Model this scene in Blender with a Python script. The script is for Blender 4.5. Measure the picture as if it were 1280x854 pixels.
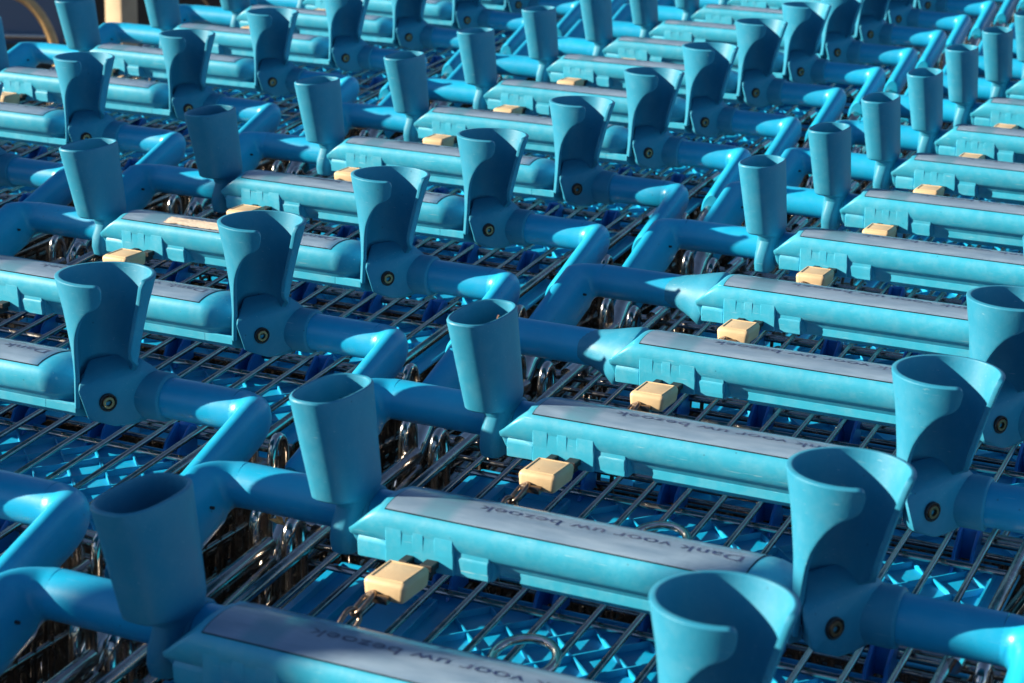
import bpy, bmesh, math, random
from mathutils import Vector, Matrix

for o in list(bpy.data.objects):
    bpy.data.objects.remove(o)
scene = bpy.context.scene
C = scene.collection
PI = math.pi
HZ = 1.02                      # height of the handle bar above the ground

# ------------------------------------------------------------------ camera
cam_d = bpy.data.cameras.new('camera')
cam = bpy.data.objects.new('camera', cam_d)
C.objects.link(cam)
R_ = Vector((0.90302864, 0.42891954, 0.02381807))
U_ = Vector((-0.14506208, 0.25228042, 0.95671918))
W_ = Vector((-0.40434671, 0.86739992, -0.2900364))
m = Matrix((R_, U_, -W_)).transposed().to_4x4()
m.translation = Vector((0.28262422, -0.84033605, 0.4857191 + HZ))
cam.matrix_world = m
cam_d.sensor_width = 36.0
cam_d.lens = 73.086
cam_d.clip_start = 0.05
cam_d.clip_end = 500
cam_d.dof.use_dof = True
cam_d.dof.focus_distance = 1.65
cam_d.dof.aperture_fstop = 18.0
scene.camera = cam

# ------------------------------------------------------------------ sky and sun
SUN_EL = math.radians(19.5)
sun_to = Vector((-0.8997, -0.4364, 0.0)).normalized() * math.cos(SUN_EL)
sun_to.z = math.sin(SUN_EL)
world = bpy.data.worlds.new('World')
scene.world = world
world.use_nodes = True
wn = world.node_tree
bg = wn.nodes['Background']
sky = wn.nodes.new('ShaderNodeTexSky')
sky.sky_type = 'NISHITA'
sky.sun_disc = False
sky.sun_elevation = SUN_EL
sky.sun_rotation = math.atan2(sun_to.x, sun_to.y)
sky.air_density = 0.75
sky.dust_density = 0.25
sky.ozone_density = 2.0
wn.links.new(sky.outputs[0], bg.inputs[0])
bg.inputs[1].default_value = 0.055
sun_d = bpy.data.lights.new('sun', 'SUN')
sun_d.energy = 5.0
sun_d.angle = math.radians(0.5)
sun_d.color = (1.0, 0.85, 0.64)
sun = bpy.data.objects.new('sun', sun_d)
C.objects.link(sun)
sun.rotation_euler = sun_to.to_track_quat('Z', 'Y').to_euler()
sun.location = (-3, -2, 4)
scene.view_settings.view_transform = 'Standard'
scene.view_settings.look = 'None'
scene.view_settings.gamma = 1.0
scene.view_settings.exposure = 1.4
scene.render.resolution_x = 1024
scene.render.resolution_y = 683

# ------------------------------------------------------------------ materials
def new_mat(name):
    mt = bpy.data.materials.new(name)
    mt.use_nodes = True
    nt = mt.node_tree
    return mt, nt, nt.nodes['Principled BSDF']

def plastic(name, col, rough=0.42, spec=0.5, mottle=0.12, bump=0.03, scale=55, chalk=0.1, chalk_col=(0.42, 0.62, 0.66)):
    """moulded plastic: faint colour drift, chalky wear, scuffs and fine grain, different on each cart"""
    mt, nt, p = new_mat(name)
    N, L = nt.nodes, nt.links
    tc = N.new('ShaderNodeTexCoord')
    oi = N.new('ShaderNodeObjectInfo')
    off = N.new('ShaderNodeVectorMath'); off.operation = 'MULTIPLY_ADD'
    L.new(oi.outputs['Location'], off.inputs[0])
    off.inputs[1].default_value = (3.1, 3.7, 2.3)
    L.new(tc.outputs['Object'], off.inputs[2])
    n1 = N.new('ShaderNodeTexNoise'); n1.inputs['Scale'].default_value = scale
    n1.inputs['Detail'].default_value = 5
    L.new(off.outputs[0], n1.inputs['Vector'])
    n2 = N.new('ShaderNodeTexNoise'); n2.inputs['Scale'].default_value = 420
    n2.inputs['Detail'].default_value = 4
    L.new(off.outputs[0], n2.inputs['Vector'])
    # hue drift
    r1 = N.new('ShaderNodeMapRange')
    r1.inputs['From Min'].default_value = 0.3; r1.inputs['From Max'].default_value = 0.7
    r1.inputs['To Min'].default_value = 1 - mottle; r1.inputs['To Max'].default_value = 1 + mottle
    L.new(n1.outputs['Fac'], r1.inputs['Value'])
    mul = N.new('ShaderNodeVectorMath'); mul.operation = 'SCALE'
    mul.inputs[0].default_value = col
    L.new(r1.outputs[0], mul.inputs['Scale'])
    # chalky wear
    r2 = N.new('ShaderNodeMapRange')
    r2.inputs['From Min'].default_value = 0.45; r2.inputs['From Max'].default_value = 0.8
    r2.inputs['To Min'].default_value = 0.0; r2.inputs['To Max'].default_value = chalk * 2.2
    n3 = N.new('ShaderNodeTexNoise'); n3.inputs['Scale'].default_value = 90
    n3.inputs['Detail'].default_value = 8; n3.inputs['Roughness'].default_value = 0.7
    L.new(off.outputs[0], n3.inputs['Vector'])
    L.new(n3.outputs['Fac'], r2.inputs['Value'])
    mix = N.new('ShaderNodeMix'); mix.data_type = 'RGBA'
    L.new(r2.outputs[0], mix.inputs['Factor'])
    L.new(mul.outputs[0], mix.inputs[6])
    mix.inputs[7].default_value = (*chalk_col, 1)
    # sparse dark specks of dirt
    vo = N.new('ShaderNodeTexVoronoi'); vo.inputs['Scale'].default_value = 70
    L.new(off.outputs[0], vo.inputs['Vector'])
    cmp_ = N.new('ShaderNodeMapRange')
    cmp_.inputs['From Min'].default_value = 0.035; cmp_.inputs['From Max'].default_value = 0.06
    cmp_.inputs['To Min'].default_value = 0.62; cmp_.inputs['To Max'].default_value = 1.0
    L.new(vo.outputs['Distance'], cmp_.inputs['Value'])
    # long thin scuffs
    sm = N.new('ShaderNodeMapping'); sm.inputs['Scale'].default_value = (45, 700, 700); sm.inputs['Rotation'].default_value = (0.35, 0.25, 0.3)
    L.new(off.outputs[0], sm.inputs[0])
    sn = N.new('ShaderNodeTexNoise'); sn.inputs['Scale'].default_value = 1.0; sn.inputs['Detail'].default_value = 2
    L.new(sm.outputs[0], sn.inputs['Vector'])
    sr = N.new('ShaderNodeMapRange'); sr.inputs['From Min'].default_value = 0.69; sr.inputs['From Max'].default_value = 0.76
    sr.inputs['To Min'].default_value = 0.0; sr.inputs['To Max'].default_value = chalk * 6 + 0.05
    L.new(sn.outputs['Fac'], sr.inputs['Value'])
    smx = N.new('ShaderNodeMix'); smx.data_type = 'RGBA'
    L.new(sr.outputs[0], smx.inputs['Factor']); L.new(mix.outputs[2], smx.inputs[6]); smx.inputs[7].default_value = (*chalk_col, 1)
    fade = N.new('ShaderNodeMapRange'); fade.inputs['To Min'].default_value = 0.93; fade.inputs['To Max'].default_value = 1.07
    L.new(oi.outputs['Random'], fade.inputs['Value'])
    fm = N.new('ShaderNodeMath'); fm.operation = 'MULTIPLY'
    L.new(fade.outputs[0], fm.inputs[0]); L.new(cmp_.outputs[0], fm.inputs[1])
    mul2 = N.new('ShaderNodeVectorMath'); mul2.operation = 'SCALE'
    L.new(smx.outputs[2], mul2.inputs[0]); L.new(fm.outputs[0], mul2.inputs['Scale'])
    L.new(mul2.outputs[0], p.inputs['Base Color'])
    r3 = N.new('ShaderNodeMapRange')
    r3.inputs['To Min'].default_value = rough - 0.1; r3.inputs['To Max'].default_value = rough + 0.14
    L.new(n3.outputs['Fac'], r3.inputs['Value'])
    L.new(r3.outputs[0], p.inputs['Roughness'])
    p.inputs['Specular IOR Level'].default_value = spec
    bp = N.new('ShaderNodeBump'); bp.inputs['Strength'].default_value = bump
    bp.inputs['Distance'].default_value = 0.002
    L.new(n2.outputs['Fac'], bp.inputs['Height'])
    L.new(bp.outputs[0], p.inputs['Normal'])
    return mt

def metal(name, col, rough=0.22, wear=0.18, scale=180, metallic=1.0):
    mt, nt, p = new_mat(name)
    N, L = nt.nodes, nt.links
    tc = N.new('ShaderNodeTexCoord')
    n = N.new('ShaderNodeTexNoise'); n.inputs['Scale'].default_value = scale
    n.inputs['Detail'].default_value = 6
    L.new(tc.outputs['Object'], n.inputs['Vector'])
    cr = N.new('ShaderNodeValToRGB')
    cr.color_ramp.elements[0].position = 0.35; cr.color_ramp.elements[1].position = 0.7
    cr.color_ramp.elements[0].color = (*[c * 0.72 for c in col], 1)
    cr.color_ramp.elements[1].color = (*col, 1)
    L.new(n.outputs['Fac'], cr.inputs['Fac'])
    L.new(cr.outputs[0], p.inputs['Base Color'])
    p.inputs['Metallic'].default_value = metallic
    r = N.new('ShaderNodeMapRange')
    r.inputs['To Min'].default_value = max(0.04, rough - wear * 0.6); r.inputs['To Max'].default_value = rough + wear
    L.new(n.outputs['Fac'], r.inputs['Value'])
    L.new(r.outputs[0], p.inputs['Roughness'])
    return mt

M = {}
BLUE = (0.028, 0.335, 0.515)
M['bar'] = plastic('blue_bar_plastic', (0.006, 0.31, 0.56), rough=0.34, spec=0.4, mottle=0.04, bump=0.02, chalk=0.02)
M['blue'] = plastic('blue_moulded_plastic', BLUE, rough=0.44, spec=0.4, mottle=0.05, bump=0.04, chalk=0.07)
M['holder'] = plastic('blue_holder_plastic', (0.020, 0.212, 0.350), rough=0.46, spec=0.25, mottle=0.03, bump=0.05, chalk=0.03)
M['flap'] = plastic('blue_flap_plastic', (0.002, 0.30, 0.58), rough=0.33, mottle=0.05, bump=0.02, chalk=0.03)
M['clip'] = plastic('blue_clip_plastic', (0.002, 0.17, 0.52), rough=0.3, mottle=0.05, bump=0.02, chalk=0.02)
M['cream'] = plastic('cream_lock_plastic', (0.56, 0.42, 0.25), rough=0.48, mottle=0.08, bump=0.06, chalk=0.08, chalk_col=(0.8, 0.62, 0.38))
M['wire'] = metal('zinc_wire', (0.42, 0.40, 0.385), 0.2, 0.16)
M['chrome'] = metal('worn_chrome', (0.66, 0.63, 0.59), 0.12, 0.12)
M['chain'] = metal('dark_chain_steel', (0.28, 0.22, 0.18), 0.28, 0.2)
M['screw'] = metal('dark_screw_steel', (0.26, 0.15, 0.09), 0.4, 0.2)
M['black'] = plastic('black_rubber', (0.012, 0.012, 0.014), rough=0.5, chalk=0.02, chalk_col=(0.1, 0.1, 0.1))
M['grey'] = plastic('grey_wheel_rubber', (0.09, 0.09, 0.09), rough=0.6, chalk=0.05, chalk_col=(0.3, 0.3, 0.3))

def label_mat(name, patch):
    """printed paper strip under a clear film"""
    mt, nt, p = new_mat(name)
    N, L = nt.nodes, nt.links
    tc = N.new('ShaderNodeTexCoord')
    sep = N.new('ShaderNodeSeparateXYZ'); L.new(tc.outputs['Object'], sep.inputs[0])
    n = N.new('ShaderNodeTexNoise'); n.inputs['Scale'].default_value = 60; n.inputs['Detail'].default_value = 6
    mp = N.new('ShaderNodeMapping'); mp.inputs['Scale'].default_value = (0.5, 2.0, 1.0)
    oi = N.new('ShaderNodeObjectInfo')
    off = N.new('ShaderNodeVectorMath'); off.operation = 'MULTIPLY_ADD'
    L.new(oi.outputs['Location'], off.inputs[0]); off.inputs[1].default_value = (5, 5, 5)
    L.new(tc.outputs['Object'], off.inputs[2])
    L.new(off.outputs[0], mp.inputs[0]); L.new(mp.outputs[0], n.inputs['Vector'])
    cr = N.new('ShaderNodeValToRGB')
    e = cr.color_ramp.elements
    e[0].position = 0.3; e[0].color = (0.28, 0.46, 0.68, 1)
    e[1].position = 0.68; e[1].color = (0.44, 0.64, 0.86, 1)
    L.new(n.outputs['Fac'], cr.inputs['Fac'])
    # a printed cyan field at one end of the strip
    mr = N.new('ShaderNodeMapRange')
    mr.inputs['From Min'].default_value = patch[0]; mr.inputs['From Max'].default_value = patch[1]
    L.new(sep.outputs['X'], mr.inputs['Value'])
    mix = N.new('ShaderNodeMix'); mix.data_type = 'RGBA'
    L.new(mr.outputs[0], mix.inputs['Factor'])
    L.new(cr.outputs[0], mix.inputs[6]); mix.inputs[7].default_value = (0.01, 0.24, 0.5, 1)
    m2 = N.new('ShaderNodeMapRange'); m2.interpolation_type = 'SMOOTHSTEP'
    m2.inputs['From Min'].default_value = -0.104; m2.inputs['From Max'].default_value = -0.094
    L.new(sep.outputs['X'], m2.inputs['Value'])
    m3 = N.new('ShaderNodeMapRange'); m3.interpolation_type = 'SMOOTHSTEP'
    m3.inputs['From Min'].default_value = -0.074; m3.inputs['From Max'].default_value = -0.082
    L.new(sep.outputs['X'], m3.inputs['Value'])
    mm = N.new('ShaderNodeMath'); mm.operation = 'MULTIPLY'; L.new(m2.outputs[0], mm.inputs[0]); L.new(m3.outputs[0], mm.inputs[1])
    mn = N.new('ShaderNodeMath'); mn.operation = 'MULTIPLY'; L.new(mm.outputs[0], mn.inputs[0]); L.new(n.outputs['Fac'], mn.inputs[1])
    mx2 = N.new('ShaderNodeMix'); mx2.data_type = 'RGBA'
    L.new(mn.outputs[0], mx2.inputs['Factor']); L.new(mix.outputs[2], mx2.inputs[6]); mx2.inputs[7].default_value = (0.06, 0.42, 0.60, 1)
    L.new(mx2.outputs[2], p.inputs['Base Color'])
    p.inputs['Roughness'].default_value = 0.4
    p.inputs['Coat Weight'].default_value = 1.0
    p.inputs['Coat Roughness'].default_value = 0.05
    p.inputs['Coat IOR'].default_value = 1.7
    bp = N.new('ShaderNodeBump'); bp.inputs['Strength'].default_value = 0.25; bp.inputs['Distance'].default_value = 0.0015
    L.new(n.outputs['Fac'], bp.inputs['Height'])
    L.new(bp.outputs[0], p.inputs['Coat Normal'])
    return mt
M['label'] = label_mat('label_paper', (0.094, 0.108))
M['ink'] = plastic('printed_ink', (0.015, 0.03, 0.10), rough=0.3, mottle=0.1, chalk=0.25, chalk_col=(0.3, 0.34, 0.45), bump=0.0)
M['cyan_print'] = plastic('cyan_print', (0.16, 0.36, 0.50), rough=0.25, chalk=0.25, chalk_col=(0.3, 0.5, 0.6), bump=0.0)
M['peel'] = plastic('peeled_adhesive', (0.55, 0.47, 0.38), rough=0.7, chalk=0.3, chalk_col=(0.75, 0.7, 0.62), bump=0.3)

# ------------------------------------------------------------------ mesh helpers
def finish(bm, name, mat, parent=None, smooth=40, loc=None, kind=None):
    bmesh.ops.recalc_face_normals(bm, faces=bm.faces)
    me = bpy.data.meshes.new(name)
    bm.to_mesh(me); bm.free()
    me.materials.append(mat)
    if smooth:
        for p in me.polygons:
            p.use_smooth = True
        me.set_sharp_from_angle(angle=math.radians(smooth))
    o = bpy.data.objects.new(name, me)
    C.objects.link(o)
    if parent is not None:
        o.parent = parent
    if loc is not None:
        o.location = loc
    if kind:
        o['kind'] = kind
    return o

def spow(c, e):
    return math.copysign(abs(c) ** e, c)

def add_tube(bm, pts, r, n=10, cap=True, ry=None, closed=False, ex=None):
    """tube along a polyline; r may be a list; ry = vertical radius for an oval tube"""
    pts = [Vector(p) for p in pts]
    K = len(pts)
    rs = r if isinstance(r, (list, tuple)) else [r] * K
    rys = (ry if isinstance(ry, (list, tuple)) else [ry] * K) if ry is not None else rs
    exs = ex if ex is not None else [2.0] * K
    rings = []
    up = None
    for i, p in enumerate(pts):
        if closed:
            t = (pts[(i + 1) % K] - pts[i - 1]).normalized()
        elif i == 0:
            t = (pts[1] - pts[0]).normalized()
        elif i == K - 1:
            t = (pts[-1] - pts[-2]).normalized()
        else:
            t = ((pts[i + 1] - p).normalized() + (p - pts[i - 1]).normalized()).normalized()
        if up is None:
            up = Vector((0, 0, 1)) if abs(t.z) < 0.9 else Vector((0, 1, 0))
        side = t.cross(up).normalized()
        up = side.cross(t).normalized()
        rings.append([bm.verts.new(p + side * (rs[i] * spow(math.cos(2 * PI * j / n), 2 / exs[i])) + up * (rys[i] * spow(math.sin(2 * PI * j / n), 2 / exs[i]))) for j in range(n)])
    for i in range(K - 1 if not closed else K):
        a, b = rings[i], rings[(i + 1) % K]
        for j in range(n):
            bm.faces.new((a[j], a[(j + 1) % n], b[(j + 1) % n], b[j]))
    if cap and not closed:
        bm.faces.new(rings[0]); bm.faces.new(rings[-1][::-1])

def tube(name, pts, r, mat, parent=None, n=10, smooth=45, **kw):
    bm = bmesh.new(); add_tube(bm, pts, r, n, **kw)
    return finish(bm, name, mat, parent, smooth)

def add_box(bm, x0, x1, y0, y1, z0, z1, bev=0.0, seg=2):
    b2 = bmesh.new()
    vs = [b2.verts.new((x, y, z)) for x in (x0, x1) for y in (y0, y1) for z in (z0, z1)]
    for f in ((0, 1, 3, 2), (4, 6, 7, 5), (0, 4, 5, 1), (2, 3, 7, 6), (0, 2, 6, 4), (1, 5, 7, 3)):
        b2.faces.new([vs[i] for i in f])
    bmesh.ops.recalc_face_normals(b2, faces=b2.faces)
    if bev:
        bmesh.ops.bevel(b2, geom=b2.edges[:], offset=bev, segments=seg, profile=0.5, affect='EDGES')
    merge(bm, b2)

def merge(bm, b2, mat=None):
    mp = {}
    for v in b2.verts:
        mp[v] = bm.verts.new(mat @ v.co if mat else v.co)
    for f in b2.faces:
        try:
            bm.faces.new([mp[v] for v in f.verts])
        except ValueError:
            pass
    b2.free()

def box(name, dims, mat, parent=None, bev=0.0, seg=2, smooth=40):
    bm = bmesh.new(); add_box(bm, *dims, bev=bev, seg=seg)
    return finish(bm, name, mat, parent, smooth)

def loft(bm, rings, cap0=True, cap1=True):
    vr = [[bm.verts.new(p) for p in r] for r in rings]
    n = len(vr[0])
    for a, b in zip(vr, vr[1:]):
        for j in range(n):
            bm.faces.new((a[j], a[(j + 1) % n], b[(j + 1) % n], b[j]))
    if cap0: bm.faces.new(vr[0])
    if cap1: bm.faces.new(vr[-1][::-1])

def hull(bm, pts, bev=0.0, seg=2):
    b2 = bmesh.new()
    for p in pts: b2.verts.new(p)
    r = bmesh.ops.convex_hull(b2, input=b2.verts)
    bmesh.ops.delete(b2, geom=[g for g in r['geom_interior'] if isinstance(g, bmesh.types.BMVert)], context='VERTS')
    bmesh.ops.dissolve_limit(b2, angle_limit=0.02, verts=b2.verts, edges=b2.edges)
    if bev:
        bmesh.ops.bevel(b2, geom=b2.edges[:], offset=bev, segments=seg, profile=0.5, affect='EDGES')
    merge(bm, b2)

def interp(tab, x):
    if x <= tab[0][0]: return tab[0][1]
    for (a, va), (b, vb) in zip(tab, tab[1:]):
        if x <= b:
            t = (x - a) / (b - a)
            return va + (vb - va) * t
    return tab[-1][1]

def rrect(cx, cy, hx, hy, r, z, n=8):
    out = []
    r = min(r, hx, hy)
    for q, (sx, sy) in enumerate(((1, 1), (-1, 1), (-1, -1), (1, -1))):
        for i in range(n + 1):
            a = (q + i / n) * PI / 2
            out.append(Vector((cx + sx * (hx - r) + r * math.cos(a), cy + sy * (hy - r) + r * math.sin(a), z)))
    return out

# ------------------------------------------------------------------ ground
def ground_mat():
    mt, nt, p = new_mat('leaf_strewn_paving')
    N, L = nt.nodes, nt.links
    tc = N.new('ShaderNodeTexCoord')
    n1 = N.new('ShaderNodeTexNoise'); n1.inputs['Scale'].default_value = 9; n1.inputs['Detail'].default_value = 9
    n1.inputs['Roughness'].default_value = 0.7
    L.new(tc.outputs['Object'], n1.inputs['Vector'])
    cr = N.new('ShaderNodeValToRGB')
    e = cr.color_ramp.elements
    e[0].position = 0.3; e[0].color = (0.018, 0.013, 0.010, 1)
    e[1].position = 0.7; e[1].color = (0.16, 0.085, 0.045, 1)
    x = e.new(0.5); x.color = (0.035, 0.026, 0.019, 1)
    L.new(n1.outputs['Fac'], cr.inputs['Fac'])
    L.new(cr.outputs[0], p.inputs['Base Color'])
    p.inputs['Roughness'].default_value = 0.9
    bp = N.new('ShaderNodeBump'); bp.inputs['Strength'].default_value = 0.6; bp.inputs['Distance'].default_value = 0.02
    L.new(n1.outputs['Fac'], bp.inputs['Height']); L.new(bp.outputs[0], p.inputs['Normal'])
    return mt
bm = bmesh.new()
vs = [bm.verts.new((x, y, 0)) for x, y in ((-120, -120), (120, -120), (120, 120), (-120, 120))]
bm.faces.new(vs)
g = finish(bm, 'ground', ground_mat(), smooth=0)
g['kind'] = 'structure'

# ------------------------------------------------------------------ the shopping cart
# local frame of a cart: origin on the ground below the middle of the handle bar, +x along the bar,
# front of the cart towards -y.  Shapes are written relative to the bar axis and lifted by HZ through 'top'.
Z = Vector((0, 0, HZ))

root = bpy.data.objects.new('shopping_cart', None)
C.objects.link(root)
root.empty_display_size = 0.1

def P(o):                                    # lift a finished part to handle height
    o.location = Z
    return o

# --- handle bar, elbows, arms
BR = 0.015
P(tube('handle_bar', [(-0.2462, 0, 0), (-0.15, 0, 0), (0.0, 0, 0), (0.15, 0, 0), (0.2462, 0, 0)], BR, M['bar'], root, n=28))
AX = 0.2650
for s in (-1, 1):
    er = 0.0175
    pts = [(s * 0.2350, 0, 0), (s * 0.2468, 0, 0)]
    path = [(s * 0.24685, 0, 0)]
    for i in range(1, 9):
        a = i / 8 * PI / 2
        path.append((s * (AX - er + er * math.sin(a)), -er + er * math.cos(a), -0.0050 * (i / 8) ** 2))
    for y, z in ((-0.034, -0.0105), (-0.055, -0.0178), (-0.075, -0.0250), (-0.095, -0.0322), (-0.107, -0.0365), (-0.1105, -0.0378)):
        path.append((s * AX, y, z))
    bm = bmesh.new()
    K = len(path)
    def blend(i): return min(1.0, max(0.0, (i - 2) / 6)) ** 1.2
    add_tube(bm, path, [BR - 0.0036 * blend(i) - (0.002 if i == K - 1 else 0) for i in range(K)], 32,
             ry=[BR + 0.0080 * blend(i) - (0.002 if i == K - 1 else 0) for i in range(K)], ex=[2.0] * K)
    el = P(finish(bm, 'handle_elbow', M['bar'], root, 50))
    # small moulded dimple with its pin on the inner side of the elbow
    tb = tube('elbow_pin', [(s * 0.254, -0.030, -0.0065), (s * 0.2512, -0.030, -0.0065)], 0.0011, M['black'], el, n=8)
    P(tube('frame_riser', [(s * AX, -0.095, -0.0345), (s * AX, -0.122, -0.0460), (s * (AX - 0.001), -0.145, -0.066), (s * 0.2610, -0.172, -0.100), (s * 0.2560, -0.186, -0.16)], 0.0095, M['chrome'], root, n=14))

# --- wide housing around the middle of the bar
PROF = [(-0.0455, 0.0030), (-0.0492, 0.0055), (-0.0518, 0.0105), (-0.0530, 0.0158), (-0.0525, 0.0208), (-0.0497, 0.0249),
        (-0.0435, 0.0271), (-0.0350, 0.0283), (-0.0245, 0.0283), (-0.0140, 0.0267), (-0.0040, 0.0237), (0.0060, 0.0190),
        (0.0135, 0.0125), (0.0175, 0.0045), (0.0178, -0.0040), (0.0140, -0.0120), (0.0060, -0.0165), (-0.0080, -0.0165),
        (-0.0240, -0.0140), (-0.0370, -0.0070), (-0.0425, -0.0010)]
def refine(pr, k=3):
    n = len(pr); out = []
    for i in range(n):
        p0, p1, p2, p3 = [Vector((*pr[(i + j) % n], 0)) for j in (-1, 0, 1, 2)]
        for q in range(k):
            t = q / k
            v = 0.5 * ((2 * p1) + (-p0 + p2) * t + (2 * p0 - 5 * p1 + 4 * p2 - p3) * t * t + (-p0 + 3 * p1 - 3 * p2 + p3) * t ** 3)
            out.append((v.x, v.y))
    return out
PR = refine(PROF)
cy0, cz0 = -0.014, 0.005
def left_x(z):
    return -0.1460 + 0.0195 * min(1, max(0, (z - 0.0085) / 0.0165))
def ring(xf, sc):
    return [Vector((xf(z) if callable(xf) else xf, cy0 + (y - cy0) * sc, cz0 + (z - cz0) * sc)) for y, z in PR]
bm = bmesh.new()
loft(bm, [ring(left_x, 0.955), ring(lambda z: left_x(z) + 0.0006, 0.982), ring(lambda z: left_x(z) + 0.0022, 0.995), ring(lambda z: left_x(z) + 0.004, 1.0),
          ring(-0.115, 1.0), ring(-0.05, 1.0), ring(0.02, 1.0), ring(0.08, 1.0), ring(0.1075, 1.0), ring(0.1120, 0.982), ring(0.1165, 0.93), ring(0.1220, 0.84), ring(0.1280, 0.73), ring(0.1340, 0.64)])
housing = P(finish(bm, 'handle_housing', M['blue'], root, 38))
housing.location = Z + Vector((0.0040, 0, 0))

# lower rail under the housing, in two lengths with a joint
RAIL = [(-0.0410, -0.0010), (-0.0422, -0.0020), (-0.0422, -0.0078), (-0.0380, -0.0118), (-0.0150, -0.0185), (-0.0150, -0.0010)]
for xa, xb in ((-0.034, 0.1048), (0.1052, 0.131)):
    bm = bmesh.new()
    loft(bm, [[Vector((x, y, z)) for y, z in RAIL] for x in (xa, xb)])
    finish(bm, 'lower_rail', M['blue'], housing, 30)

# arc of the label: arc length along the housing's top, from the front edge backwards
ARC = [(y, z) for y, z in PR]
i0 = min(range(len(PR)), key=lambda i: (PR[i][0] + 0.0492) ** 2 + (PR[i][1] - 0.0253) ** 2)
i1 = min(range(len(PR)), key=lambda i: (PR[i][0] - 0.0060) ** 2 + (PR[i][1] - 0.0190) ** 2)
ARC = PR[i0:i1 + 1]
S = [0.0]
for a, b in zip(ARC, ARC[1:]):
    S.append(S[-1] + math.hypot(b[0] - a[0], b[1] - a[1]))
def on_arc(s, lift):
    s = min(max(s, 0), S[-1])
    for i in range(len(S) - 1):
        if s <= S[i + 1]:
            break
    t = (s - S[i]) / (S[i + 1] - S[i])
    y = ARC[i][0] + (ARC[i + 1][0] - ARC[i][0]) * t
    z = ARC[i][1] + (ARC[i + 1][1] - ARC[i][1]) * t
    dy, dz = ARC[i + 1][0] - ARC[i][0], ARC[i + 1][1] - ARC[i][1]
    l = math.hypot(dy, dz)
    return y - dz / l * lift, z + dy / l * lift
def strip(xa, xb, sa, sb, lift, ny=14, nx=12, curl=0.0):
    bm = bmesh.new()
    grid = []
    for i in range(nx + 1):
        x = xa + (xb - xa) * i / nx
        row = []
        for j in range(ny + 1):
            s = sa + (sb - sa) * j / ny
            y, z = on_arc(s, lift)
            bend = curl * math.sin(PI * j / ny)
            row.append(bm.verts.new((x + (bend if i == nx else 0), y, z)))
        grid.append(row)
    for i in range(nx):
        for j in range(ny):
            bm.faces.new((grid[i][j], grid[i + 1][j], grid[i + 1][j + 1], grid[i][j + 1]))
    ret = bmesh.ops.solidify(bm, geom=bm.faces[:], thickness=-lift * 0.9)
    return bm
finish(strip(-0.1212, 0.1052, 0.0002, S[-1], 0.00025), 'label_gap_shade', M['black'], housing, 60)  # black strip drawn in place of the shadow in the gap round the label
label = finish(strip(-0.1205, 0.1045, 0.0009, S[-1] - 0.001, 0.00055), 'label_strip', M['label'], housing, 60)
# lettering for the person pushing the cart, so upside down from the front
fc = bpy.data.curves.new('lettering', 'FONT')
fc.body = 'Dank voor uw bezoek'
fc.resolution_u = 3
fo = bpy.data.objects.new('lettering_curve', fc)
C.objects.link(fo)
bpy.context.view_layer.update()
dg = bpy.context.evaluated_depsgraph_get()
tm = bpy.data.meshes.new_from_object(fo.evaluated_get(dg))
bpy.data.objects.remove(fo)
us = [v.co.x for v in tm.vertices]
u0, u1 = min(us), max(us)
bm = bmesh.new(); bm.from_mesh(tm)
bmesh.ops.triangulate(bm, faces=bm.faces[:])
for v in bm.verts:
    x = 0.0975 - (v.co.x - u0) / (u1 - u0) * 0.166
    s = 0.0262 - v.co.y * 0.0125
    y, z = on_arc(s, 0.0008)
    v.co = (x, y, z)
finish(bm, 'lettering', M['ink'], label, 0)
bpy.data.meshes.remove(tm)
# --- coin lock housing under the left part: side block, wedge plates with grooves between, stepped plate
lh_bm = bmesh.new()
add_box(lh_bm, -0.1402, -0.0500, -0.0352, -0.008, -0.0155, 0.004, 0.0012)
add_box(lh_bm, -0.1192, -0.0735, -0.0406, -0.0340, -0.0141, 0.0085, 0.0005, 1)
add_box(lh_bm, -0.0742, -0.0512, -0.0384, -0.0340, -0.0141, 0.0050, 0.0005, 1)
lock_housing = P(finish(lh_bm, 'lock_housing', M['blue'], root, 35))
lock_housing.location = Z + Vector((0.0045, -0.0120, 0.0065))
def wedge(xa, xb, yf, zt, zb, taper=0.0008):
    bm = bmesh.new()
    hull(bm, [(xa + taper, yf + 0.0035, zt), (xb - taper, yf + 0.0035, zt), (xa, yf, zt - 0.006), (xb, yf, zt - 0.006), (xa, yf + 0.001, zb), (xb, yf + 0.001, zb),
              (xa + taper, -0.030, zt), (xb - taper, -0.030, zt), (xa, -0.030, zb), (xb, -0.030, zb)], 0.0006, 1)
    return finish(bm, 'lock_plate', M['blue'], lock_housing, 35)
wedge(-0.1405, -0.1204, -0.0376, 0.0015, -0.0152, 0.0003)
wedge(-0.1195, -0.1080, -0.0411, 0.0150, -0.0142, 0.0026)
wedge(-0.1014, -0.0934, -0.0411, 0.0145, -0.0142, 0.0018)
wedge(-0.0868, -0.0738, -0.0411, 0.0145, -0.0142, 0.0026)
wedge(-0.0728, -0.0515, -0.0391, 0.0030, -0.0142, 0.0003)
bm = bmesh.new()
add_box(bm, -0.1055, -0.0995, -0.0500, -0.034, -0.0105, -0.0062, 0.0006, 1)
add_box(bm, -0.0915, -0.0830, -0.0500, -0.034, -0.0105, -0.0062, 0.0006, 1)
add_box(bm, -0.1030, -0.0850, -0.0590, -0.034, -0.0150, -0.0100, 0.0006, 1)
finish(bm, 'lock_slot', M['black'], lock_housing, 35)

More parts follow.
